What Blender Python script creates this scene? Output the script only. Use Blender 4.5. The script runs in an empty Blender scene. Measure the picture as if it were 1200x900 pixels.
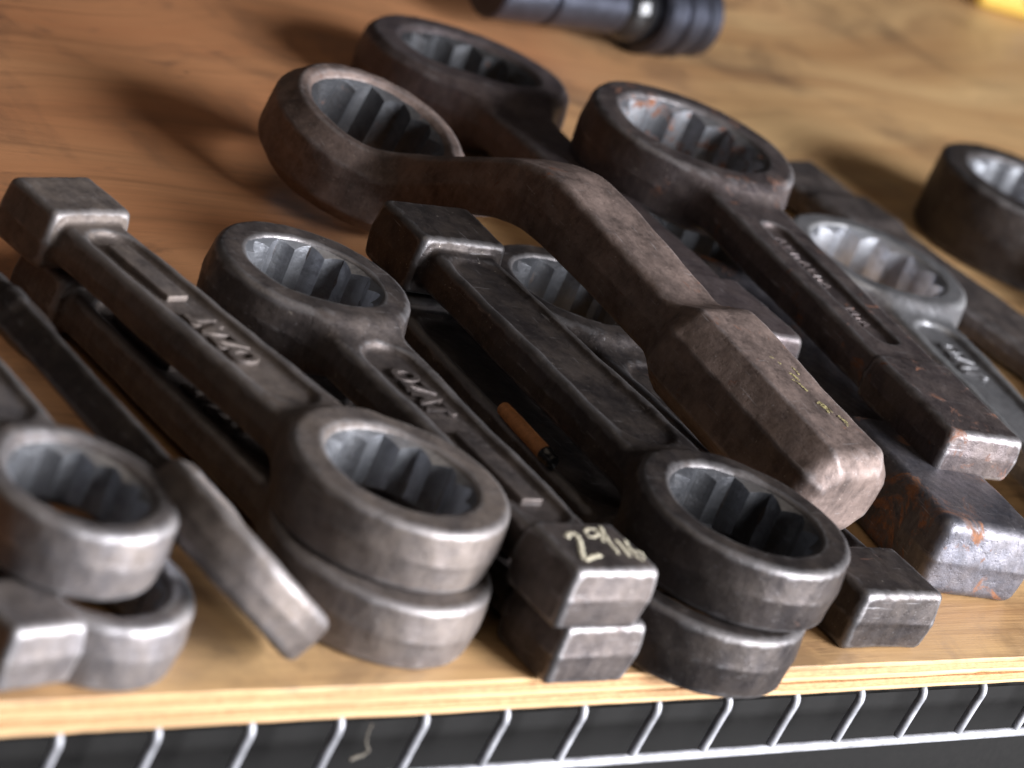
import bpy, bmesh, math, random
import numpy as np
from mathutils import Vector, Matrix
random.seed(7)
SC = bpy.context.scene
COL = SC.collection
MM = 0.001

# ---------------------------------------------------------------- camera
cam_d = bpy.data.cameras.new('camera')
cam = bpy.data.objects.new('camera', cam_d); COL.objects.link(cam)
CAM_C = Vector((-0.85112, -0.75475, 0.57160))
CAM_F = Vector((0.66864, 0.64570, -0.36877))
CAM_R = Vector((0.74293, -0.55935, 0.36767))
CAM_U = Vector((-0.03113, 0.51981, 0.85371))
m = Matrix((CAM_R, CAM_U, -CAM_F)).transposed().to_4x4()
m.translation = CAM_C
cam.matrix_world = m
cam_d.sensor_width = 36.0
cam_d.lens = 108.0
cam_d.clip_start = 0.05
cam_d.clip_end = 60.0
cam_d.dof.use_dof = True
cam_d.dof.focus_distance = 1.50
cam_d.dof.aperture_fstop = 7.0
cam_d.dof.aperture_blades = 7
SC.camera = cam

# ---------------------------------------------------------------- light
w = bpy.data.worlds.new('World'); SC.world = w; w.use_nodes = True
bg = w.node_tree.nodes['Background']
bg.inputs[0].default_value = (0.75, 0.80, 1.0, 1)
bg.inputs[1].default_value = 0.015

def area(name, loc, target, sx, sy, power, col):
    d = bpy.data.lights.new(name, 'AREA'); d.shape = 'RECTANGLE'
    d.size = sx; d.size_y = sy; d.energy = power; d.color = col
    o = bpy.data.objects.new(name, d); COL.objects.link(o)
    o.location = loc
    o.rotation_euler = (Vector(target) - Vector(loc)).to_track_quat('-Z', 'Y').to_euler()
    return o
# wide daylit doorway in front of the shelf, to its right
area('doorway_light', (1.50, -2.10, 0.72), (0.20, 0.25, 0.05), 1.8, 2.1, 395, (0.94, 0.95, 1.0))
# weak warm fill lamp added overhead in place of bounced room light
area('bounce_fill', (-0.7, 0.2, 2.2), (0.2, 0.3, 0.0), 2.6, 2.6, 10, (1.0, 0.82, 0.66))

SC.view_settings.view_transform = 'Standard'
SC.view_settings.look = 'None'
SC.view_settings.exposure = 0.0
SC.view_settings.gamma = 1.0
SC.view_settings.use_curve_mapping = False

# ---------------------------------------------------------------- node helpers
class NT:
    def __init__(s, name):
        s.m = bpy.data.materials.new(name); s.m.use_nodes = True
        s.t = s.m.node_tree; s.t.nodes.clear()
        s.out = s.n('ShaderNodeOutputMaterial')
        s.p = s.n('ShaderNodeBsdfPrincipled')
        s.l(s.p.outputs[0], s.out.inputs[0])
        tc = s.n('ShaderNodeTexCoord'); s.obj = tc.outputs['Object']
    def n(s, t): return s.t.nodes.new(t)
    def l(s, a, b): s.t.links.new(a, b)
    def val(s, sock, v):
        if isinstance(v, bpy.types.NodeSocket): s.l(v, sock)
        elif v is not None: sock.default_value = v
    def shifted(s):
        """object coordinates shifted by a random amount for each object"""
        oi = s.n('ShaderNodeObjectInfo'); ml = s.math('MULTIPLY', oi.outputs['Random'], 37.0)
        a = s.n('ShaderNodeVectorMath'); a.operation = 'ADD'; s.l(s.obj, a.inputs[0]); s.l(ml, a.inputs[1])
        return a.outputs[0]
    def noise(s, vec, scale, detail=4, rough=0.6, dist=0.0):
        k = s.n('ShaderNodeTexNoise'); s.l(vec, k.inputs['Vector'])
        k.inputs['Scale'].default_value = scale; k.inputs['Detail'].default_value = detail
        k.inputs['Roughness'].default_value = rough; k.inputs['Distortion'].default_value = dist
        return k.outputs['Fac']
    def mapv(s, vec, scale=(1, 1, 1), loc=(0, 0, 0), rot=(0, 0, 0)):
        k = s.n('ShaderNodeMapping'); s.l(vec, k.inputs['Vector'])
        k.inputs['Scale'].default_value = scale; k.inputs['Location'].default_value = loc; k.inputs['Rotation'].default_value = rot
        return k.outputs[0]
    def ramp(s, fac, *stops):
        k = s.n('ShaderNodeValToRGB'); s.l(fac, k.inputs[0]); e = k.color_ramp.elements
        while len(e) < len(stops): e.new(0.5)
        for el, (p, c) in zip(e, stops):
            el.position = p; el.color = (c, c, c, 1) if not isinstance(c, tuple) else (*c, 1)
        return k.outputs[0]
    def mix(s, fac, a, b, mode='MIX'):
        k = s.n('ShaderNodeMix'); k.data_type = 'RGBA'; k.blend_type = mode
        s.val(k.inputs[0], fac)
        for i, v in ((6, a), (7, b)):
            if isinstance(v, tuple): v = (*v[:3], 1)
            s.val(k.inputs[i], v)
        return k.outputs[2]
    def mixf(s, fac, a, b):
        k = s.n('ShaderNodeMix'); k.data_type = 'FLOAT'
        s.val(k.inputs[0], fac); s.val(k.inputs[2], a); s.val(k.inputs[3], b)
        return k.outputs[0]
    def math(s, op, a, b=None, clamp=False):
        k = s.n('ShaderNodeMath'); k.operation = op; k.use_clamp = clamp
        s.val(k.inputs[0], a)
        if b is not None: s.val(k.inputs[1], b)
        return k.outputs[0]
    def attr(s, name):
        k = s.n('ShaderNodeAttribute'); k.attribute_name = name; return k.outputs['Fac']
    def bump(s, h, strength, dist, prev=None):
        k = s.n('ShaderNodeBump'); s.l(h, k.inputs['Height'])
        k.inputs['Strength'].default_value = strength; k.inputs['Distance'].default_value = dist
        if prev: s.l(prev, k.inputs['Normal'])
        return k.outputs[0]
    def set(s, **kw):
        for k, v in kw.items():
            k = {'base': 'Base Color', 'rough': 'Roughness', 'metal': 'Metallic', 'normal': 'Normal', 'spec': 'Specular IOR Level',
                 'coat': 'Coat Weight', 'coatr': 'Coat Roughness'}[k]
            if isinstance(v, tuple): v = (*v, 1)
            s.val(s.p.inputs[k], v)
        return s.m

def steel(name, dark, mid, rust=0.0, rustcol=(0.16, 0.055, 0.022), rough=0.50, metal=0.75, wear=0.6, wearcol=(0.42, 0.41, 0.42), dust=0.3, dustcol=(0.17, 0.13, 0.105), grain=0.22, pits=0.18, rscale=55):
    """forged steel: oxide skin with mottling, brown film, rust patches, bare worn edges"""
    k = NT(name); v = k.shifted()
    big = k.noise(v, 22, 5, 0.6, 0.4)
    med = k.noise(v, 95, 6, 0.68)
    fine = k.noise(v, 520, 4, 0.75)
    pit = k.ramp(k.noise(v, 300, 3, 0.6), (0.30, 0.0), (0.42, 1.0))
    stri = k.noise(k.mapv(v, (330, 330, 22)), 1.0, 3, 0.6)
    c = k.mix(k.ramp(big, (0.32, 0.0), (0.70, 1.0)), dark, mid)
    c = k.mix(k.math('MULTIPLY', k.ramp(med, (0.40, 0.0), (0.64, 1.0)), 0.34), c, tuple(x * 0.5 for x in dark))
    c = k.mix(k.math('MULTIPLY', k.ramp(stri, (0.45, 0.0), (0.72, 1.0)), 0.30), c, tuple(x * 1.5 for x in mid))
    dm = k.math('MULTIPLY', k.ramp(k.noise(v, 48, 7, 0.75), (0.38, 0.0), (0.66, 1.0)), dust)
    c = k.mix(dm, c, dustcol)
    c = k.mix(k.math('MULTIPLY', k.math('SUBTRACT', 1.0, pit), pits + 0.1), c, tuple(x * 0.35 for x in dark))
    # specks of pale grit
    sp = k.math('MULTIPLY', k.ramp(k.noise(v, 430, 2, 0.5), (0.73, 0.0), (0.77, 1.0)), 0.5)
    c = k.mix(sp, c, (0.45, 0.40, 0.34))
    # rust
    rn = k.noise(v, rscale, 8, 0.70, 0.8)
    lo = 0.70 - 0.30 * rust
    rm = k.ramp(rn, (lo, 0.0), (lo + 0.07, 1.0)) if rust > 0 else None
    # edge wear
    wa = k.attr('wear')
    wn = k.math('ADD', wa, k.math('MULTIPLY', k.math('SUBTRACT', k.noise(v, 60, 7, 0.75), 0.5), 1.5))
    wm = k.math('MULTIPLY', k.ramp(wn, (0.40, 0.0), (0.80, 1.0)), wear)
    c = k.mix(wm, c, wearcol)
    rg = k.mixf(k.ramp(med, (0.3, 0.0), (0.7, 1.0)), rough - 0.10, rough + 0.12)
    rg = k.mixf(dm, rg, 0.80)
    rg = k.mixf(wm, rg, 0.40)
    mt = k.mixf(dm, metal, 0.10)
    mt = k.mixf(wm, mt, 0.95)
    if rm is not None:
        rc = k.mix(k.ramp(k.noise(v, 260, 4, 0.7), (0.35, 0.0), (0.7, 1.0)), tuple(x * 0.45 for x in rustcol), rustcol)
        rmf = k.math('MULTIPLY', rm, 0.9)
        c = k.mix(rmf, c, rc); rg = k.mixf(rmf, rg, 0.88); mt = k.mixf(rmf, mt, 0.0)
    # scattered scratches
    sc = k.noise(k.mapv(v, (50, 900, 900), rot=(0.3, 0.4, 0.9)), 1.0, 2, 0.5)
    scm = k.ramp(sc, (0.69, 0.0), (0.73, 1.0))
    sc2 = k.noise(k.mapv(v, (800, 40, 800), rot=(0.2, 0.5, -0.5)), 1.0, 2, 0.5)
    scm = k.math('MAXIMUM', scm, k.ramp(sc2, (0.70, 0.0), (0.74, 1.0)))
    c = k.mix(k.math('MULTIPLY', scm, 0.28), c, wearcol)
    nb = k.bump(fine, grain, 0.0005)
    nb = k.bump(pit, pits, 0.0006, nb)
    nb = k.bump(med, 0.26, 0.0014, nb)
    nb = k.bump(stri, 0.12, 0.0008, nb)
    nb = k.bump(big, 0.25, 0.003, nb)
    return k.set(base=c, rough=rg, metal=mt, normal=nb)

def bore_steel(name, tone=0.42, rust=0.0, rough=0.3):
    k = NT(name); v = k.shifted()
    n1 = k.noise(v, 60, 5, 0.65)
    st = k.noise(k.mapv(v, (700, 700, 40)), 1.0, 3, 0.6)
    c = k.mix(k.ramp(n1, (0.35, 0.0), (0.7, 1.0)), (tone * 0.62, tone * 0.64, tone * 0.70), (tone, tone * 1.02, tone * 1.08))
    c = k.mix(k.math('MULTIPLY', k.ramp(st, (0.45, 0.0), (0.75, 1.0)), 0.35), c, (tone * 0.4,) * 3)
    mt = 0.9
    rg = k.mixf(st, rough, rough + 0.18)
    if rust > 0:
        rm = k.ramp(k.noise(v, 80, 7, 0.75), (0.66 - 0.25 * rust, 0.0), (0.74 - 0.25 * rust, 1.0))
        c = k.mix(rm, c, (0.17, 0.065, 0.03)); rg = k.mixf(rm, rg, 0.85); mt = k.mixf(rm, 0.9, 0.0)
    gr = k.math('MULTIPLY', k.ramp(k.noise(v, 75, 6, 0.72, 0.5), (0.52, 0.0), (0.66, 1.0)), 0.45)
    c = k.mix(gr, c, (0.035, 0.028, 0.024)); rg = k.mixf(gr, rg, 0.7)
    nb = k.bump(k.noise(v, 240, 4, 0.7), 0.35, 0.0010)
    nb = k.bump(st, 0.25, 0.0004, nb)
    return k.set(base=c, rough=rg, metal=mt, normal=nb)

M = {}
M['A'] = steel('oxide_brown_grey', (0.100, 0.084, 0.079), (0.172, 0.147, 0.137), rough=0.56, metal=0.75, dust=0.50, wear=0.32, dustcol=(0.20, 0.155, 0.120))
M['B'] = steel('oxide_warm_black', (0.058, 0.049, 0.049), (0.112, 0.096, 0.092), rough=0.50, metal=0.8, dust=0.35, wear=0.38)
M['C'] = steel('oxide_black', (0.027, 0.023, 0.0235), (0.056, 0.047, 0.046), rough=0.47, dust=0.30, wear=0.24, rust=0.10, dustcol=(0.115, 0.085, 0.062))
M['D'] = steel('forged_brown', (0.085, 0.064, 0.058), (0.170, 0.128, 0.112), rough=0.58, dust=0.55, wear=0.16, rust=0.30, dustcol=(0.27, 0.195, 0.165), grain=0.3, pits=0.15)
M['E'] = steel('rusty_black', (0.058, 0.047, 0.049), (0.105, 0.085, 0.084), rough=0.48, dust=0.28, wear=0.34, rust=0.36, rustcol=(0.19, 0.07, 0.03), grain=0.35)
M['F'] = steel('satin_grey', (0.17, 0.17, 0.178), (0.28, 0.28, 0.29), rough=0.42, dust=0.15, wear=0.5, wearcol=(0.6, 0.6, 0.6))
M['G'] = steel('oxide_violet_black', (0.078, 0.062, 0.066), (0.140, 0.113, 0.118), rough=0.52, dust=0.30, wear=0.25, rust=0.18)
M['H'] = steel('blue_rusty', (0.055, 0.055, 0.068), (0.125, 0.122, 0.140), rough=0.46, dust=0.25, wear=0.14, rust=0.45, rustcol=(0.26, 0.10, 0.036), grain=0.3, rscale=32)
M['N'] = steel('worn_silver_grey', (0.115, 0.105, 0.108), (0.20, 0.185, 0.19), rough=0.52, dust=0.42, wear=0.36, rust=0.14, wearcol=(0.5, 0.49, 0.5), dustcol=(0.24, 0.185, 0.14))
M['bA'] = bore_steel('bore_bright', 0.46, rough=0.30)
M['bC'] = bore_steel('bore_dark', 0.22, rough=0.26)
M['bE'] = bore_steel('bore_rusty', 0.32, rust=0.50, rough=0.40)
M['bD'] = bore_steel('bore_dull', 0.15, rust=0.15, rough=0.42)
M['bF'] = bore_steel('bore_silver', 0.72, rough=0.25)

def plain(name, col, rough=0.5, metal=0.0, nscale=300, var=0.25, bumps=0.2):
    k = NT(name); v = k.shifted(); n = k.noise(v, nscale, 5, 0.65)
    c = k.mix(k.ramp(n, (0.3, 0.0), (0.75, 1.0)), tuple(x * (1 - var) for x in col), col)
    return k.set(base=c, rough=k.mixf(n, rough - 0.08, rough + 0.1), metal=metal, normal=k.bump(n, bumps, 0.0005))
M['cream_paint'] = plain('cream_paint_pen', (0.72, 0.66, 0.50), 0.6, 0, 500, 0.2)
M['yellow_paint'] = plain('yellow_paint_pen', (0.40, 0.34, 0.15), 0.8, 0, 420, 0.65)
for nm_, th_ in (('cream_paint', 0.36), ('yellow_paint', 0.47)):
    mt_ = M[nm_]; nt_ = mt_.node_tree; tc_ = nt_.nodes.new('ShaderNodeTexCoord'); nz_ = nt_.nodes.new('ShaderNodeTexNoise')
    nz_.inputs['Scale'].default_value = 650; nz_.inputs['Detail'].default_value = 4
    rp_ = nt_.nodes.new('ShaderNodeValToRGB'); rp_.color_ramp.elements[0].position = th_; rp_.color_ramp.elements[1].position = th_ + 0.10
    nt_.links.new(tc_.outputs['Object'], nz_.inputs['Vector']); nt_.links.new(nz_.outputs['Fac'], rp_.inputs[0])
    nt_.links.new(rp_.outputs[0], nt_.nodes['Principled BSDF'].inputs['Alpha'])
M['zinc'] = plain('zinc_wire', (0.50, 0.50, 0.53), 0.48, 0.3, 110, 0.55, 0.4)
M['black_plastic'] = plain('black_plastic', (0.0075, 0.0068, 0.0062), 0.62, 0, 260, 0.4, 0.12)
M['black_plastic'].node_tree.nodes['Principled BSDF'].inputs['Specular IOR Level'].default_value = 0.12
M['cigar'] = plain('brown_leaf', (0.42, 0.17, 0.055), 0.7, 0, 420, 0.5, 0.5)
M['gloss_black'] = plain('gloss_black', (0.012, 0.012, 0.013), 0.15, 0, 200, 0.2, 0.05)
M['chrome_black'] = plain('blued_steel', (0.075, 0.08, 0.105), 0.32, 0.8, 120, 0.35, 0.1)
M['yellow_plastic'] = plain('yellow_plastic', (0.52, 0.34, 0.06), 0.4, 0, 120, 0.15, 0.1)
M['thread'] = plain('dusty_thread', (0.17, 0.15, 0.12), 0.9, 0, 900, 0.4, 0.3)

def wood_top():
    k = NT('plywood_face'); o = k.obj
    sp = k.n('ShaderNodeSeparateXYZ'); k.l(o, sp.inputs[0]); x, y = sp.outputs[0], sp.outputs[1]
    def vec(sx, v, sv):
        c = k.n('ShaderNodeCombineXYZ'); k.l(k.math('MULTIPLY', x, sx), c.inputs[0]); k.l(k.math('MULTIPLY', v, sv), c.inputs[1]); return c.outputs[0]
    # rotary cut veneer: grain along x, figure wandering slowly across it
    wob = k.noise(k.mapv(o, (1.5, 2.6, 1), loc=(0.3, 0.9, 0)), 1.0, 2, 0.45)
    v = k.math('ADD', y, k.math('MULTIPLY', wob, 0.42))
    band = k.noise(vec(1.3, v, 11.0), 1.0, 4, 0.55)
    line = k.noise(vec(3.0, v, 75.0), 1.0, 4, 0.6)
    fib = k.noise(vec(16.0, y, 620.0), 1.0, 5, 0.65)
    fib2 = k.noise(vec(5.0, v, 210.0), 1.0, 4, 0.6)
    c = k.mix(k.ramp(band, (0.34, 0.0), (0.66, 1.0)), (0.66, 0.44, 0.215), (0.40, 0.215, 0.092))
    # veneer turns redder towards the left and the back
    rd = k.math('ADD', k.math('MULTIPLY', x, -2.2), k.math('MULTIPLY', k.noise(o, 3.0, 3, 0.5), 1.5))
    rd = k.math('ADD', rd, k.math('SUBTRACT', k.math('MULTIPLY', y, 3.0), 0.7))
    red = k.ramp(rd, (0.45, 0.0), (1.05, 1.0))
    c = k.mix(k.math('MULTIPLY', red, 0.74), c, (0.45, 0.180, 0.080))
    c = k.mix(k.math('MULTIPLY', k.ramp(line, (0.50, 0.0), (0.66, 1.0)), 0.36), c, (0.19, 0.092, 0.044))
    c = k.mix(k.math('MULTIPLY', k.ramp(fib, (0.52, 0.0), (0.74, 1.0)), 0.32), c, (0.17, 0.085, 0.038))
    c = k.mix(k.math('MULTIPLY', k.ramp(fib2, (0.52, 0.0), (0.74, 1.0)), 0.28), c, (0.21, 0.10, 0.045))
    # grease, handling marks and small dark checks in the grain
    dirt = k.ramp(k.noise(o, 9, 7, 0.68, 0.8), (0.50, 0.0), (0.66, 1.0))
    c = k.mix(k.math('MULTIPLY', dirt, 0.48), c, (0.11, 0.068, 0.048))
    sm = k.ramp(k.noise(vec(14.0, v, 40.0), 1.0, 5, 0.65), (0.60, 0.0), (0.72, 1.0))
    c = k.mix(k.math('MULTIPLY', sm, 0.45), c, (0.09, 0.055, 0.042))
    kn = k.ramp(k.noise(vec(34.0, y, 110.0), 1.0, 2, 0.5), (0.765, 0.0), (0.80, 1.0))
    c = k.mix(k.math('MULTIPLY', kn, 0.75), c, (0.04, 0.026, 0.020))
    rg = k.mixf(dirt, 0.46, 0.34)
    nb = k.bump(fib, 0.35, 0.0006)
    nb = k.bump(line, 0.25, 0.0012, nb)
    return k.set(base=c, rough=rg, normal=nb)
def wood_edge(name, a, b, endgrain):
    k = NT(name); o = k.obj
    f1 = k.noise(k.mapv(o, (260 if endgrain else 18, 40, 900)), 1.0, 5, 0.65)
    f2 = k.noise(k.mapv(o, (9, 9, 220)), 1.0, 4, 0.6)
    c = k.mix(k.ramp(f1, (0.34, 0.0), (0.70, 1.0)), a, b)
    c = k.mix(k.math('MULTIPLY', k.ramp(f2, (0.52, 0.0), (0.72, 1.0)), 0.55), c, tuple(x * 0.62 for x in b))
    hole = k.ramp(k.noise(k.mapv(o, (28, 1, 260)), 1.0, 3, 0.5), (0.70, 0.0), (0.75, 1.0))
    c = k.mix(k.math('MULTIPLY', hole, 0.8), c, (0.06, 0.025, 0.015))
    return k.set(base=c, rough=0.68, normal=k.bump(f1, 0.5, 0.0008))
M['ply_top'] = wood_top()
M['ply_a'] = wood_edge('ply_long_grain', (0.62, 0.41, 0.215), (0.44, 0.25, 0.11), False)
M['ply_b'] = wood_edge('ply_end_grain', (0.48, 0.28, 0.125), (0.30, 0.15, 0.06), True)

# ---------------------------------------------------------------- object helpers
def link(name, me, mat=None, parent=None):
    o = bpy.data.objects.new(name, me); COL.objects.link(o)
    if mat is not None and not me.materials: me.materials.append(mat)
    if parent is not None: o.parent = parent
    return o
def empty(name):
    o = bpy.data.objects.new(name, None); COL.objects.link(o); o.empty_display_size = 0.02; return o
def tag(o, label, cat, group=None, kind=None):
    o['label'] = label; o['category'] = cat
    if group: o['group'] = group
    if kind: o['kind'] = kind
    return o
def mesh_py(name, V, F, smooth=False):
    me = bpy.data.meshes.new(name); me.from_pydata([tuple(v) for v in V], [], F); me.update()
    if smooth: me.shade_smooth()
    return me
def bm_mesh(name, bm, smooth_angle=None):
    bmesh.ops.recalc_face_normals(bm, faces=bm.faces)
    me = bpy.data.meshes.new(name); bm.to_mesh(me); bm.free()
    if smooth_angle is not None:
        me.shade_smooth(); me.set_sharp_from_angle(angle=math.radians(smooth_angle))
    return me
def rbox(name, lo, hi, bev=0.001, seg=2):
    bm = bmesh.new(); bmesh.ops.create_cube(bm, size=1)
    for v in bm.verts:
        v.co = Vector([(lo[i] + hi[i]) / 2 + v.co[i] * (hi[i] - lo[i]) for i in range(3)])
    if bev: bmesh.ops.bevel(bm, geom=bm.edges[:], offset=bev, segments=seg, affect='EDGES', profile=0.6)
    return bm_mesh(name, bm, 50)
def tube_mesh(name, pts, r, seg=10, flat=1.0, taper=None):
    """round bar along a polyline; flat squashes it in z"""
    pts = [Vector(p) for p in pts]; V = []; F = []
    n = len(pts); a = None
    for i, p in enumerate(pts):
        t = (pts[min(i + 1, n - 1)] - pts[max(i - 1, 0)]).normalized()
        if a is None:
            up = Vector((0, 0, 1)) if abs(t.z) < 0.9 else Vector((1, 0, 0))
            a = t.cross(up).normalized()
        else: a = (a - t * a.dot(t)).normalized()
        b = a.cross(t).normalized()
        rr = r * (taper[i] if taper else 1)
        for j in range(seg):
            an = 2 * math.pi * j / seg
            V.append(p + a * (rr * math.cos(an)) + b * (rr * flat * math.sin(an)))
    for i in range(n - 1):
        for j in range(seg):
            k = (j + 1) % seg
            F.append((i * seg + j, i * seg + k, (i + 1) * seg + k, (i + 1) * seg + j))
    F.append(tuple(range(seg))); F.append(tuple((n - 1) * seg + j for j in reversed(range(seg))))
    me = mesh_py(name, V, F)
    bm = bmesh.new(); bm.from_mesh(me); bmesh.ops.recalc_face_normals(bm, faces=bm.faces); bm.to_mesh(me); bm.free()
    me.shade_smooth(); me.set_sharp_from_angle(angle=math.radians(55))
    return me
def smooth_path(pts, n=6):
    """Catmull-Rom through the points"""
    P = [np.array(p, float) for p in pts]; P = [2 * P[0] - P[1]] + P + [2 * P[-1] - P[-2]]
    out = []
    for i in range(1, len(P) - 2):
        for t in np.linspace(0, 1, n, endpoint=False):
            a, b, c, d = P[i - 1:i + 3]
            out.append(0.5 * (2 * b + (c - a) * t + (2 * a - 5 * b + 4 * c - d) * t * t + (3 * b - a - 3 * c + d) * t ** 3))
    out.append(P[-2]); return out
def lathe(name, prof, seg=48):
    """profile of (x, r) turned round the x axis"""
    V = []; F = []
    for x, r in prof:
        for j in range(seg):
            a = 2 * math.pi * j / seg; V.append((x, r * math.cos(a), r * math.sin(a)))
    for i in range(len(prof) - 1):
        for j in range(seg):
            k = (j + 1) % seg; F.append((i * seg + j, (i + 1) * seg + j, (i + 1) * seg + k, i * seg + k))
    F.append(tuple(range(seg))); F.append(tuple((len(prof) - 1) * seg + j for j in reversed(range(seg))))
    me = mesh_py(name, V, F); bm = bmesh.new(); bm.from_mesh(me); bmesh.ops.recalc_face_normals(bm, faces=bm.faces); bm.to_mesh(me); bm.free()
    me.shade_smooth(); me.set_sharp_from_angle(angle=math.radians(35)); return me

# ---------------------------------------------------------------- forged shapes from distance fields (millimetres)
def smin(a, b, k): 
    h = np.clip(0.5 + 0.5 * (b - a) / k, 0, 1); return b + (a - b) * h - k * h * (1 - h)
def smax(a, b, k): return -smin(-a, -b, k)
def rb2(qx, qy, r):
    qx = qx + r; qy = qy + r
    return np.hypot(np.maximum(qx, 0), np.maximum(qy, 0)) + np.minimum(np.maximum(qx, qy), 0) - r
def rb3(qx, qy, qz, r):
    qx = qx + r; qy = qy + r; qz = qz + r
    return np.sqrt(np.maximum(qx, 0) ** 2 + np.maximum(qy, 0) ** 2 + np.maximum(qz, 0) ** 2) + np.minimum(np.maximum(np.maximum(qx, qy), qz), 0) - r
def lumps(x, y, z, s):
    """slow unevenness of a forging"""
    return 0.28 * (np.sin(x * 0.071 + s) * np.sin(y * 0.093 + 1.3 * s) + np.sin(z * 0.13 + x * 0.043 + 2.1 * s) * np.sin(y * 0.061 - x * 0.027)) \
        + 0.13 * np.sin(x * 0.21 + y * 0.17 + s) * np.sin(z * 0.31 - y * 0.23 + s) + 0.07 * np.sin(x * 0.47 - y * 0.39 + 2 * s) * np.sin(z * 0.52 + y * 0.41 + s)

def wrench_field(c):
    def f(x, y, z):
        zc = 0.0
        if c.get('crank'):
            up, x0, x1 = c['crank']
            t = np.clip((x - x0) / (x1 - x0), 0, 1); zc = up * (10 * t ** 3 - 15 * t ** 4 + 6 * t ** 5) if c.get('soft') else up * t * t * (3 - 2 * t)
        zz = z - zc
        rho = np.hypot(x, y)
        az = np.abs(z)
        T, Ro, Rb, L = c['T'], c['Ro'], c['Rb'], c['L']
        # ring, both halves drafted to a parting line
        ring = rb2(rho - (Ro - c.get('rdraft', 0.10) * np.maximum(az - 1.0, 0)), az - T / 2, c.get('redge', 4.0))
        if c.get('bevel'):
            b = c['bevel']; ring = smax(ring, (rho - Ro + az - T / 2 + b) * 0.7071, 1.2)
        # handle
        Lh, Wh, Th = c['head']
        xe = L - Lh * 0.6
        t = np.clip((x - Ro * 0.6) / (xe - Ro * 0.6), 0, 1)
        hw = c['hw'][0] + (c['hw'][1] - c['hw'][0]) * t
        hh = c['hh'][0] + (c['hh'][1] - c['hh'][0]) * t
        azz = np.abs(zz)
        han = rb3(np.abs(x - xe / 2) - xe / 2, np.abs(y) - (hw - 0.14 * np.maximum(azz - 0.8, 0)), azz - hh, c.get('hr', 3.5)) * 0.97
        if c.get('crank'): han = han * 0.80
        k = c.get('kr', 13.0)
        f0 = smin(ring, han, k)
        # striking head
        zh = c.get('headz', 0.0)
        zq = np.abs(zz - zh)
        if c.get('octo'):
            oc = c['octo']
            hx = np.abs(x - (L - Lh / 2)) - Lh / 2
            sec = np.maximum(np.abs(y) - Wh / 2, zq - Th / 2)
            sec = smax(sec, (np.abs(y) + zq - oc) * 0.7071, 1.0)
            hd = smax(sec, hx, 3.0)
            hd = smax(hd, (hx + sec + c.get('octo_end', 7)) * 0.7071, 3.0)
            f0 = smin(f0, hd, c.get('ko', 7.0))
        else:
            hd = rb3(np.abs(x - (L - Lh / 2)) - Lh / 2 + 0.09 * np.maximum(zq - 0.8, 0), np.abs(y) - Wh / 2 + 0.10 * np.maximum(zq - 0.8, 0), zq - Th / 2, c.get('hedge', 3.6))
            f0 = smin(f0, hd, c.get('kh', 3.5))
        # pocket with the maker's name
        if c.get('pocket'):
            a, b, pw, dep = c['pocket']
            d2 = np.hypot(x - np.clip(x, a + pw, b - pw), y) - pw
            floor = c['hh'][0] - dep + (c['hh'][1] - c['hh'][0]) * t
            f0 = smax(f0, -smax(d2, floor - zz, 2.5), c.get('pk', 3.2))
        # hole
        f0 = smax(f0, Rb - rho, 1.5)
        f0 = smax(f0, (Rb + c.get('cham', 2.6) - rho + az - T / 2) * 0.7071, 1.2)
        seam = (0.13 + 0.09 * np.sin(x * 0.11 + y * 0.07)) * np.exp(-((zz - 1.3 * np.sin(x * 0.045 + y * 0.03 + c.get('seed', 1.0))) / 1.3) ** 2)
        return f0 + lumps(x, y, z, c.get('seed', 1.0)) - seam
    return f

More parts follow.
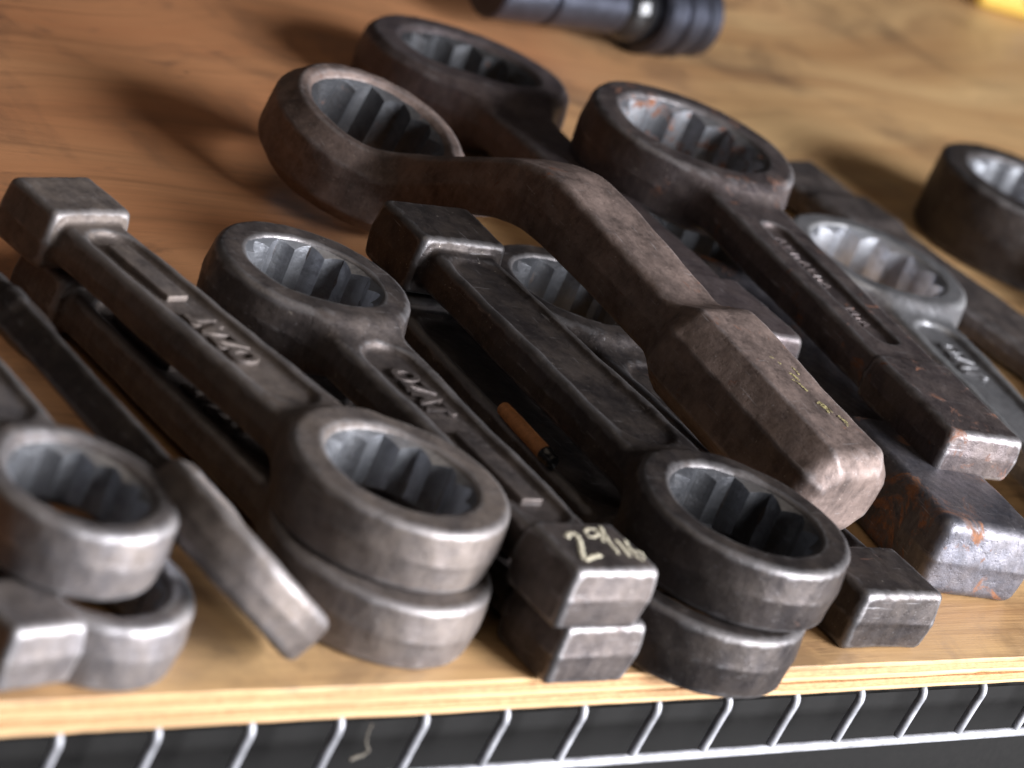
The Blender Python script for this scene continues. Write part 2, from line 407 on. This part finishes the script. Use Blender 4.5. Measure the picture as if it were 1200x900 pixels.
def surface_net(f, lo, hi, h):
    ax = [np.arange(lo[i], hi[i] + h, h) for i in range(3)]
    X, Y, Z = np.meshgrid(*ax, indexing='ij')
    D = f(X, Y, Z)
    ins = D < 0
    n = np.array(D.shape) - 1
    cnt = np.zeros(n, np.int8)
    for dx in (0, 1):
        for dy in (0, 1):
            for dz in (0, 1):
                cnt += ins[dx:dx + n[0], dy:dy + n[1], dz:dz + n[2]]
    act = (cnt > 0) & (cnt < 8)
    I = np.argwhere(act)
    idx = -np.ones(n, np.int64); idx[act] = np.arange(len(I))
    P = np.zeros((len(I), 3)); W = np.zeros(len(I))
    cor = [(a, b, c) for a in (0, 1) for b in (0, 1) for c in (0, 1)]
    val = {k: D[I[:, 0] + k[0], I[:, 1] + k[1], I[:, 2] + k[2]] for k in cor}
    for k in cor:
        for a in range(3):
            if k[a] == 0:
                q = list(k); q[a] = 1; q = tuple(q)
                v0, v1 = val[k], val[q]; cr = (v0 < 0) != (v1 < 0)
                t = np.where(cr, v0 / np.where(cr, v0 - v1, 1), 0)
                p = np.tile(np.array(k, float), (len(I), 1)); p[:, a] = t
                P += p * cr[:, None]; W += cr
    P = (P / W[:, None] + I) * h + np.array(lo)
    quads = []
    for a in range(3):
        b, c = (a + 1) % 3, (a + 2) % 3
        s0 = [slice(None)] * 3; s1 = [slice(None)] * 3
        s0[a] = slice(0, -1); s1[a] = slice(1, None)
        A0 = ins[tuple(s0)]; A1 = ins[tuple(s1)]
        E = np.argwhere(A0 != A1)
        E = E[(E[:, b] > 0) & (E[:, c] > 0) & (E[:, b] < n[b]) & (E[:, c] < n[c])]
        fl = A0[E[:, 0], E[:, 1], E[:, 2]]
        def at(db, dc):
            q = E.copy(); q[:, b] -= db; q[:, c] -= dc
            return idx[q[:, 0], q[:, 1], q[:, 2]]
        Q = np.stack([at(1, 1), at(0, 1), at(0, 0), at(1, 0)], 1)
        Q[~fl] = Q[~fl][:, ::-1]
        quads.append(Q)
    Q = np.concatenate(quads)
    def grad(P, e):
        g = np.stack([(f(P[:, 0] + e * (i == 0), P[:, 1] + e * (i == 1), P[:, 2] + e * (i == 2)) - f(P[:, 0] - e * (i == 0), P[:, 1] - e * (i == 1), P[:, 2] - e * (i == 2))) / (2 * e) for i in range(3)], 1)
        return g
    for _ in range(3):
        g = grad(P, 0.3); d = f(P[:, 0], P[:, 1], P[:, 2])
        st = d[:, None] * g / np.maximum((g * g).sum(1), 0.3)[:, None]
        ln = np.linalg.norm(st, axis=1); st *= np.minimum(1, 0.6 * h / np.maximum(ln, 1e-9))[:, None]
        P = P - st
    N = grad(P, 0.5); N /= np.linalg.norm(N, axis=1)[:, None]
    e = 2.2; lap = -6 * f(P[:, 0], P[:, 1], P[:, 2])
    for i in range(3):
        for s in (-e, e):
            lap = lap + f(P[:, 0] + s * (i == 0), P[:, 1] + s * (i == 1), P[:, 2] + s * (i == 2))
    wear = np.clip(lap / (e * e) * 3.2, 0, 1)
    return P, Q, N, wear

def fast_mesh(name, P, Q, N, wear, scale=MM):
    me = bpy.data.meshes.new(name)
    me.vertices.add(len(P)); me.vertices.foreach_set('co', (P * scale).astype(np.float32).ravel())
    me.loops.add(Q.size); me.loops.foreach_set('vertex_index', Q.astype(np.int32).ravel())
    me.polygons.add(len(Q)); me.polygons.foreach_set('loop_start', np.arange(0, Q.size, 4, dtype=np.int32))
    me.update(calc_edges=True); me.validate()
    me.shade_smooth()
    at = me.attributes.new('wear', 'FLOAT', 'POINT'); at.data.foreach_set('value', wear.astype(np.float32))
    me.normals_split_custom_set_from_vertices([tuple(v) for v in N])
    return me

def forged_parts(c):
    """ring, handle and striking head of one forging as three meshes that share their seam"""
    f = wrench_field(c)
    Lh, Wh, Th = c['head']; up = c['crank'][0] if c.get('crank') else 0
    hmx = max(c['T'], Th, up * 2 + Th) / 2 + abs(c.get('headz', 0)) + 3
    lo = (-c['Ro'] - 4, -max(c['Ro'], Wh / 2) - 4, -max(c['T'], Th if not up else 0) / 2 - abs(min(c.get('headz', 0), 0)) - 4)
    hi = (c['L'] + 4, max(c['Ro'], Wh / 2) + 4, hmx if not up else up + Th / 2 + 4)
    P, Q, N, wear = surface_net(f, lo, hi, c.get('h', 1.6))
    cx = P[Q].mean(1)
    rho = np.hypot(cx[:, 0], cx[:, 1])
    part = np.where(rho < c['Ro'] + 2.0, 0, np.where(cx[:, 0] < c['L'] - Lh - 0.8, 1, 2))
    out = []
    for k, nm in enumerate(('ring', 'handle', 'striking_head')):
        q = Q[part == k]; u, inv = np.unique(q, return_inverse=True)
        out.append((nm, fast_mesh(nm, P[u], inv.reshape(-1, 4), N[u], wear[u])))
    return out

def bore_mesh(Rb, T, cham=2.6):
    """twelve-point socket broached through the ring"""
    a = (Rb - 0.25) / 1.1547
    per = 8; seg = 12 * per
    ro = Rb + 1.2; top = T / 2 - cham * 0.75; V = []; F = []
    for j in range(seg):
        th = 2 * math.pi * j / seg
        # nearest corner: corners every 30 degrees, offset so corner at 0
        ph = (th + math.pi / 12) % (math.pi / 6) - math.pi / 12        # -15..15 about a corner
        r = (Rb - 0.25) * (1 - 0.120 * abs(ph) / (math.pi / 12) + 0.012 * math.sin(abs(ph) * 12) ** 2)   # twelve vee notches
        cs, sn = math.cos(th), math.sin(th)
        zt = top - (ro - r) * 0.62
        rows = [(ro, top), (r + 0.5, zt + 0.22), (r + 0.06, zt - 0.12), (r, zt - 0.7), (r, -zt + 0.7), (r + 0.5, -zt - 0.22), (ro, -top)]
        for rr, z in rows: V.append((rr * cs * MM, rr * sn * MM, z * MM))
    R = 7
    for j in range(seg):
        k = (j + 1) % seg
        for i in range(R - 1): F.append((j * R + i, k * R + i, k * R + i + 1, j * R + i + 1))
        F.append((j * R + R - 1, k * R + R - 1, k * R, j * R))
    me = mesh_py('twelve_point_bore', V, F)
    bm = bmesh.new(); bm.from_mesh(me); bmesh.ops.recalc_face_normals(bm, faces=bm.faces); bm.to_mesh(me); bm.free()
    me.shade_smooth(); me.set_sharp_from_angle(angle=math.radians(22))
    return me

def text_mesh(body, size, ext, shear=0.12, bold=0.0):
    cu = bpy.data.curves.new('lettering', 'FONT'); cu.body = body; cu.size = size; cu.extrude = ext; cu.shear = shear
    cu.offset = bold; cu.align_x = 'CENTER'; cu.align_y = 'CENTER'; cu.bevel_depth = size * 0.018; cu.bevel_resolution = 1
    cu.resolution_u = 4; cu.space_character = 1.05
    o = bpy.data.objects.new('tmp', cu); COL.objects.link(o)
    bpy.context.view_layer.update()
    me = bpy.data.meshes.new_from_object(o.evaluated_get(bpy.context.evaluated_depsgraph_get()))
    bpy.data.objects.remove(o); bpy.data.curves.remove(cu)
    me.name = 'lettering'; me.materials.clear()
    return me

def pose(o, P, Q, c, roll=0.0):
    """put ring top centre at P and head top end centre at Q (mm)"""
    P = Vector(P); Q = Vector(Q)
    up = c['crank'][0] if c.get('crank') else 0
    lp = Vector((0, 0, c['T'] / 2)); lq = Vector((c['L'], 0, up + c.get('headz', 0) + c['head'][2] / 2))
    d = Q - P; az = math.atan2(d.y, d.x)
    el = math.atan2(d.z, math.hypot(d.x, d.y)) - math.atan2(lq.z - lp.z, lq.x)
    R = Matrix.Rotation(az, 3, 'Z') @ Matrix.Rotation(-el, 3, 'Y') @ Matrix.Rotation(roll, 3, 'X')
    m = R.to_4x4(); m.translation = (P - R @ lp) * MM
    o.matrix_world = m

def copy_tree(o, parent=None):
    c = o.copy(); COL.objects.link(c); c.parent = parent
    for ch in list(o.children):
        copy_tree(ch, c)
    return c

def make_wrench(name, c, mat, bore, letters=None, pad=None):
    root = empty(name)
    parts = {}
    for nm, me in forged_parts(c): parts[nm] = link(nm, me, M[mat], root)
    link('twelve_point_bore', bore_mesh(c['Rb'], c['T'], c.get('cham', 2.6)), M[bore], parts['ring'])
    if letters:
        x, size = letters
        me = text_mesh('OZAT', size * MM, 0.0010, 0.0, 0.0005)
        o = link('lettering', me, M[mat], parts['handle'])
        hz = c['hh'][0] - c['pocket'][3]
        o.location = (x * MM, 0, (hz + 0.4) * MM); o.scale = (0.80, 1.12, 1)
    if pad:
        x0, x1, w_, top = pad
        link('raised_pad', rbox('raised_pad', (x0 * MM, -w_ * MM, 0), (x1 * MM, w_ * MM, top * MM), 0.0010, 3), M[mat], parts['handle'])
    return root

# ================================================================ setting: the shelf
sb = empty('plywood_shelf')
tag(sb, 'bare plywood shelf board with pale layered front edge, carrying the wrenches', 'shelf')
X0, X1, Y1 = -0.75, 2.3, 1.55
def ply_sheet(name, z0, z1, yf, mat, seed, bev=0.0006):
    """one veneer with a slightly ragged front edge"""
    rnd = random.Random(seed); n = 420; V = []; F = []
    off = 0.0
    for i in range(n + 1):
        x = X0 + (X1 - X0) * i / n
        off = off * 0.80 + rnd.uniform(-1, 1) * 0.00022
        y = yf + off + (0.0009 * rnd.random() if rnd.random() < 0.03 else 0)
        V += [(x, Y1, z0), (x, y + bev * 0.5, z0), (x, y, z0 + bev), (x, y, z1 - bev), (x, y + bev, z1), (x, Y1, z1)]
    for i in range(n):
        for j in range(6):
            k = (j + 1) % 6; F.append((i * 6 + j, (i + 1) * 6 + j, (i + 1) * 6 + k, i * 6 + k))
    F.append((0, 1, 2, 3, 4, 5)); F.append(tuple(n * 6 + j for j in (5, 4, 3, 2, 1, 0)))
    me = mesh_py(name, V, F); bm = bmesh.new(); bm.from_mesh(me); bmesh.ops.recalc_face_normals(bm, faces=bm.faces); bm.to_mesh(me); bm.free()
    return link(name, me, mat, sb)
ply_sheet('face_veneer', -0.0024, 0.0, 0.0002, M['ply_top'], 1)
zz = [-0.0025, -0.0060, -0.0094, -0.0130, -0.0160]
for i in range(4):
    ply_sheet('ply_layer', zz[i + 1], zz[i] - 0.00030, [0.0, 0.0011, -0.0001, 0.0008][i], M['ply_b' if i in (0, 2) else 'ply_a'], 5 + i)

# wire rack under the board
wr = empty('wire_rack')
tag(wr, 'zinc grey wire rack with bent front wires and a front rail under the plywood', 'rack')
wx = [-213 + 44.5 * i for i in range(-8, 25)]
bend = [(0, 300, -18.5), (0, 40, -18.5), (0, 28, -18.5), (0, 20, -18.5), (0, 13, -18.5), (0, 8, -18.6), (0, 4.6, -19.6), (0, 3.2, -22.5), (0, 3.6, -27), (0, 4.3, -34), (0, 5.4, -47.5)]
wire_me = tube_mesh('wire', [tuple(v * MM for v in p) for p in smooth_path(bend, 4)], 2.2 * MM, 12)
for x in wx:
    o = link('wire', wire_me, M['zinc'], wr); o.location = (x * MM, 0, 0)
link('front_rail', tube_mesh('front_rail', [(-0.6, 0.0052, -0.0500), (0, 0.0052, -0.0500), (0.9, 0.0052, -0.0500)], 0.0024, 16), M['zinc'], wr)
link('support_rail', tube_mesh('support_rail', [(-0.6, 0.20, -0.0247), (0.9, 0.20, -0.0247)], 0.0031, 12), M['zinc'], wr)
# black plastic bin behind the wires
bn = empty('black_bin')
tag(bn, 'black plastic bin with a rolled rim standing below the plywood behind the wires', 'bin')
link('front_panel', rbox('front_panel', (-0.6, 0.028, -0.30), (1.1, 0.032, -0.028), 0.001), M['black_plastic'], bn)
link('rim', rbox('rim', (-0.6, 0.0190, -0.0330), (1.1, 0.0330, -0.0222), 0.0030, 4), M['black_plastic'], bn)

# ================================================================ wrenches
def hw(a, b): return (a, b)
cA = dict(L=252, Ro=50, Rb=33, T=30, head=(38, 49, 30), hw=(23, 18), hh=(10.0, 9.5), pocket=(60, 208, 13, 3.0), seed=1.0, redge=3.4, cham=1.8, h=1.4)
cB = dict(L=249, Ro=49.5, Rb=33, T=30, head=(40, 49, 30), hw=(23, 18.5), hh=(10.0, 9.5), pocket=(58, 203, 13, 3.0), seed=2.2, cham=1.0, h=1.4)
cC = dict(L=284, Ro=52, Rb=36, T=32.5, head=(44, 56, 32), hw=(25, 21), hh=(10.5, 10), pocket=(66, 236, 15, 2.4), pk=5.0, seed=3.1, redge=3.6, cham=1.4, h=1.4)
cD = dict(L=370, Ro=58, Rb=39, T=44, head=(122, 62, 50), hw=(26, 19), hh=(20, 14), crank=(70, -4, 164), soft=True, octo=43, octo_end=8, bevel=10, seed=4.3, hr=4, kr=12, cham=3.5, rdraft=0.03, redge=2.5, ko=12, h=1.4)
cE = dict(L=325, Ro=66, Rb=46, T=36, head=(80, 52, 26), hw=(27, 23), hh=(11, 11), pocket=(96, 228, 7.5, 3.5), seed=5.7, kr=16, cham=2.4, kh=2.0, hr=3)
cF = dict(L=300, Ro=60, Rb=44, T=32, head=(48, 52, 32), hw=(26, 21), hh=(10, 10), pocket=(70, 240, 15, 3.0), seed=6.6, cham=1.2)
cG = dict(L=372, Ro=68, Rb=43, T=38, head=(75, 44, 28), hw=(26, 17), hh=(12, 11), seed=7.9, kr=22, bevel=6, cham=4)
cH = dict(L=330, Ro=58, Rb=42, T=36, head=(112, 66, 42), hw=(26, 24), hh=(12, 12), seed=8.8, hedge=6, kh=6)
cN = dict(L=235, Ro=41, Rb=28, T=30, head=(36, 38, 28), hw=(19, 16), hh=(9.5, 9), pocket=(52, 190, 11, 2.6), seed=9.4, cham=3.2)
cK = dict(L=330, Ro=66, Rb=45, T=52, head=(55, 60, 36), hw=(28, 23), hh=(12, 12), seed=10.2, redge=4, rdraft=0.02)

GR = 'slugging wrenches piled on the plywood shelf'
def lab(o, text): return tag(o, text, 'wrench', GR)

# --- pair at the left with the name cast in the handle
padA = (150, 196, 6.2, 9.6)
wA = make_wrench('slugging_wrench', cA, 'A', 'bA', letters=(116, 18), pad=padA)
pose(wA, (-40, 67, 60.1), (-75, 314, 60.1), cA)
lab(wA, 'brown grey slugging wrench on top of its twin, square head above bare wood')
wA2 = copy_tree(wA); pose(wA2, (-43, 57, 30), (-61, 309, 30), cA)
lab(wA2, 'lower twin lying flat on the plywood beneath the brown grey wrench')
# --- pair with the painted size
wB = make_wrench('slugging_wrench', cB, 'B', 'bA', letters=(96, 17), pad=(132, 186, 6.2, 9.6))
pose(wB, (28, 239, 60.1), (24, -11, 60.1), cB)
lab(wB, 'dark slugging wrench with 2 9/16 painted in cream on its striking head')
wB2 = copy_tree(wB); pose(wB2, (33, 242, 30), (36, -6, 30), cB)
lab(wB2, 'dark wrench under the one painted 2 9/16, its head end flush below that head')
strokes = [[(-25.1, -12.5), (-28.0, -8.9), (-27.7, -5.7), (-23.3, -6.8), (-17.6, -10.2), (-11.9, -13.6), (-9.1, -13.8), (-11.3, -7.9), (-12.3, -3.3)],
           [(-28.5, 8.8), (-31.7, 7.9), (-31.7, 4.0), (-29.1, 1.1), (-25.9, 1.0), (-26.3, 4.7), (-28.5, 8.8), (-22.1, 5.8)],
           [(-33.7, 12.9), (-24.0, 9.7), (-13.2, 7.5)], [(-23.4, 14.1), (-11.3, 12.8)],
           [(-23.4, 19.0), (-16.4, 16.9), (-9.4, 16.7), (-9.4, 19.1), (-14.5, 20.7), (-14.7, 17.5)]]
headB = [o for o in wB.children if o.name.startswith('striking_head')][0]
for s, r_ in zip(strokes, (1.35, 0.8, 1.0, 1.1, 1.0)):
    pts = [((cB['L'] + x) * MM, y * MM, 0.01512) for x, y in s]
    p2 = smooth_path(pts, 5) if len(pts) > 2 else pts
    tp = [1 + 0.22 * math.sin(i * 1.7) for i in range(len(p2))]
    link('painted_stroke', tube_mesh('painted_stroke', p2, r_ * MM, 8, 0.25, tp), M['cream_paint'], headB)
# --- black pair at the front
wC = make_wrench('slugging_wrench', cC, 'C', 'bC')
pose(wC, (129, 30, 65.1), (145, 312, 65), cC)
lab(wC, 'black slugging wrench with a plain pocket, its ring stacked above another at the board edge')
wC2 = copy_tree(wC); pose(wC2, (118, 27, 32.5), (139, 312, 32.2), cC)
lab(wC2, 'black slugging wrench beneath, its ring overhanging the pale plywood edge')
wI = copy_tree(wC); pose(wI, (250, 292, 32.5), (238, 14, 32.2), cC)
lab(wI, 'black wrench with a square head lying flat on wood beside the rusty blued head')
# --- cranked wrench
wD = make_wrench('cranked_striking_wrench', cD, 'D', 'bD')
pose(wD, (200, 430, 58), (228, 55, 75), cD)
lab(wD, 'brown striking wrench with arched cranked neck and long octagonal head')
headD = [o for o in wD.children if o.name.startswith('striking_head')][0]
for (x0, y0, x1, y1, r_) in ((-78, -1, -72, 2, 1.1), (-66, 2, -60, 4, 1.0), (-61, 0, -52, 3, 0.8), (-44, 3, -36, 5, 1.9), (-34, 9, -26, 9, 1.1), (-70, 8, -64, 8, 0.7)):
    zt = (cD['crank'][0] + cD['head'][2] / 2) * MM + 0.0003
    link('paint_mark', tube_mesh('paint_mark', [((cD['L'] + x0) * MM, y0 * MM, zt), ((cD['L'] + (x0 + x1) / 2) * MM, (y0 + y1) / 2 * MM + 0.0008, zt), ((cD['L'] + x1) * MM, y1 * MM, zt)], r_ * MM, 8, 0.15), M['yellow_paint'], headD)
# --- rusty wrench
wE = make_wrench('slugging_wrench', cE, 'E', 'bE')
pose(wE, (423, 420, 75), (370, 100, 64), cE)
lab(wE, 'rust flecked slugging wrench with a narrow slot of worn characters in its handle')
hanE = [o for o in wE.children if o.name.startswith('handle')][0]
rr = random.Random(4)
for i, x in enumerate([112, 120, 129, 138, 146, 154, 162, 188, 195, 203]):
    zt = (cE['hh'][0] - 3.5 + 0.2) * MM; yb = rr.uniform(-3.6, -2.8); yt = rr.uniform(2.6, 3.6)
    pts = [(x - 2.6, yb), (x, yt), (x + 2.4, yb)] if i % 3 == 0 else [(x - 2.4, yt), (x - 0.4, yb), (x + 2.2, yt - 0.6)] if i % 3 == 1 else [(x - 2, yb), (x - 2, yt), (x + 2, 0.2), (x + 2.2, yb)]
    link('raised_character', tube_mesh('raised_character', [(a * MM, b * MM, zt) for a, b in pts], 0.9 * MM, 6, 0.9), M['E'], hanE)
# --- bright wrench
wF = make_wrench('slugging_wrench', cF, 'F', 'bF', letters=(112, 17))
pose(wF, (556, 362, 32), (482, 71, 32), cF)
lab(wF, 'bright silver grey slugging wrench with shining bore beside the rust flecked handle')
# --- far wrench under the cranked neck
wG = make_wrench('slugging_wrench', cG, 'G', 'bD')
pose(wG, (384, 581, 39), (320, 215, 54), cG)
lab(wG, 'dull violet black slugging wrench whose ring lies behind the cranked wrench ring')
# --- big blued head
wH = make_wrench('slugging_wrench', cH, 'H', 'bD')
pose(wH, (412, 369, 36), (338, 48, 42), cH)
lab(wH, 'blued steel striking head with orange rust under the rust flecked wrench end')
# --- worn pair at the far left
wN = make_wrench('slugging_wrench', cN, 'N', 'bA')
pose(wN, (-203, 57, 60.1), (-196, 291, 60.1), cN)
lab(wN, 'small worn silver wrench, ring resting on another ring at the board corner')
wN2 = copy_tree(wN); pose(wN2, (-194, 41, 30), (-216, 273, 30), cN)
lab(wN2, 'small worn silver wrench on the wood with a ring stacked on its ring')
wO = copy_tree(wN); pose(wO, (-262, 236, 30), (-233, 4, 30), cN)
lab(wO, 'worn grey wrench whose square head end pokes out beside the stacked small rings')
# --- wrench leaning on its side against the left pair
cP = dict(cN); cP.update(Ro=45, Rb=30, T=23, L=208, seed=11.0, hw=(15, 14), head=(30, 29, 17), hh=(8, 8), kh=5, hr=1.6, redge=4.2, pocket=None)
wP = make_wrench('slugging_wrench', cP, 'B', 'bA')
for ch in wP.children:
    if not ch.name.startswith('ring'): ch.data.materials[0] = M['C']
    else: ch.data.materials[0] = M['A']
t = math.radians(54)
nrm = Vector((math.cos(t), 0, math.sin(t))); xd = Vector((-0.05, 1, -0.10)).normalized(); yd = nrm.cross(xd).normalized(); xd = yd.cross(nrm)
mm = Matrix((xd, yd, nrm)).transposed().to_4x4(); mm.translation = Vector((-0.134, 0.038, (45 * math.cos(t) + 11.5 * math.sin(t)) * MM))
wP.matrix_world = mm
lab(wP, 'wrench tipped on its side, grey ring rim leaning between two stacked pairs')
# --- far right
wK = make_wrench('slugging_wrench', cK, 'C', 'bA')
pose(wK, (786, 452, 52), (742, 125, 44), cK)
lab(wK, 'thick black ring with bright bore standing beyond the long plain bar')
cJ = dict(cG); cJ.update(L=340, Ro=56, Rb=40, T=22, head=(90, 54.5, 17.6), hw=(27, 27), hh=(8.5, 8.5), seed=12.5, kh=10)
wJ = make_wrench('slugging_wrench', cJ, 'B', 'bD')
pose(wJ, (651, 186, 22), (626, 525, 20), cJ)
lab(wJ, 'long plain dark bar of a wrench lying between the bright wrench and thick black ring')

# ================================================================ small things
# brown stick lying in the gap on the lower black wrench
cg = empty('brown_stick')
tag(cg, 'thin brown stick with glossy black tip lying in the gap beside the black wrench', 'stick')
link('stem', lathe('stem', [(0, 0.0026), (0.0008, 0.0034), (0.012, 0.0037), (0.030, 0.0037), (0.0305, 0.0034), (0.0315, 0.0034), (0.032, 0.0038), (0.041, 0.0038)], 20), M['cigar'], cg)
link('tip', lathe('tip', [(0.0408, 0.0030), (0.0412, 0.0043), (0.0425, 0.0044), (0.044, 0.0038), (0.048, 0.0036), (0.049, 0.0028)], 20), M['gloss_black'], cg)
d = Vector((113, 125, 0)) - Vector((118, 171, 0))
cg.matrix_world = Matrix.Translation((0.108, 0.171, 0.0300)) @ Matrix.Rotation(math.atan2(d.y, d.x), 4, 'Z')

# blued tool at the back
bt = empty('socket_adapter')
tag(bt, 'blued steel socket adapter with a grooved round end lying at the back', 'adapter')
link('shaft', lathe('shaft', [(0, 0.019), (0.002, 0.021), (0.046, 0.021), (0.048, 0.018), (0.051, 0.018), (0.053, 0.021), (0.118, 0.021), (0.122, 0.017)], 40), M['chrome_black'], bt)
link('joint', lathe('joint', [(0.115, 0.012), (0.122, 0.020), (0.132, 0.025), (0.142, 0.025), (0.152, 0.018)], 40), M['gloss_black'], bt)
link('socket', lathe('socket', [(0.146, 0.016), (0.148, 0.030), (0.151, 0.033), (0.163, 0.033), (0.165, 0.030), (0.169, 0.030), (0.171, 0.033), (0.184, 0.033), (0.187, 0.029), (0.191, 0.029), (0.193, 0.031), (0.204, 0.031), (0.207, 0.028)], 56), M['chrome_black'], bt)
bt.matrix_world = Matrix.Translation((0.505, 0.722, 0.0335)) @ Matrix.Rotation(math.radians(3), 4, 'Z')
# yellow case at the far corner
yc = empty('yellow_case')
tag(yc, 'yellow plastic case with dark lid edge at the far end of the shelf', 'case')
link('body', rbox('body', (0, 0, 0.0), (0.16, 0.12, 0.05), 0.012, 4), M['yellow_plastic'], yc)
link('latch', rbox('latch', (0.05, -0.006, 0.015), (0.10, 0.002, 0.04), 0.002, 2), M['gloss_black'], yc)
yc.matrix_world = Matrix.Translation((1.275, 0.955, 0.0005)) @ Matrix.Rotation(math.radians(-12), 4, 'Z')
# wisp of thread caught on a wire
th_path = smooth_path([(-0.0692, -0.003, -0.0165), (-0.0699, -0.0035, -0.02), (-0.0698, -0.004, -0.023), (-0.0689, -0.0045, -0.0257), (-0.0672, -0.005, -0.0279), (-0.0697, -0.0055, -0.0299), (-0.073, -0.006, -0.0302), (-0.0764, -0.0065, -0.0311)], 5)
th = link('loose_thread', tube_mesh('loose_thread', th_path, 0.0006, 7, 1.0, [0.55 + 0.75 * (i / len(th_path)) ** 2 + 0.25 * math.sin(i * 1.3) for i in range(len(th_path))]), M['thread'])
tag(th, 'pale wisp of thread caught on a front wire under the board', 'thread')
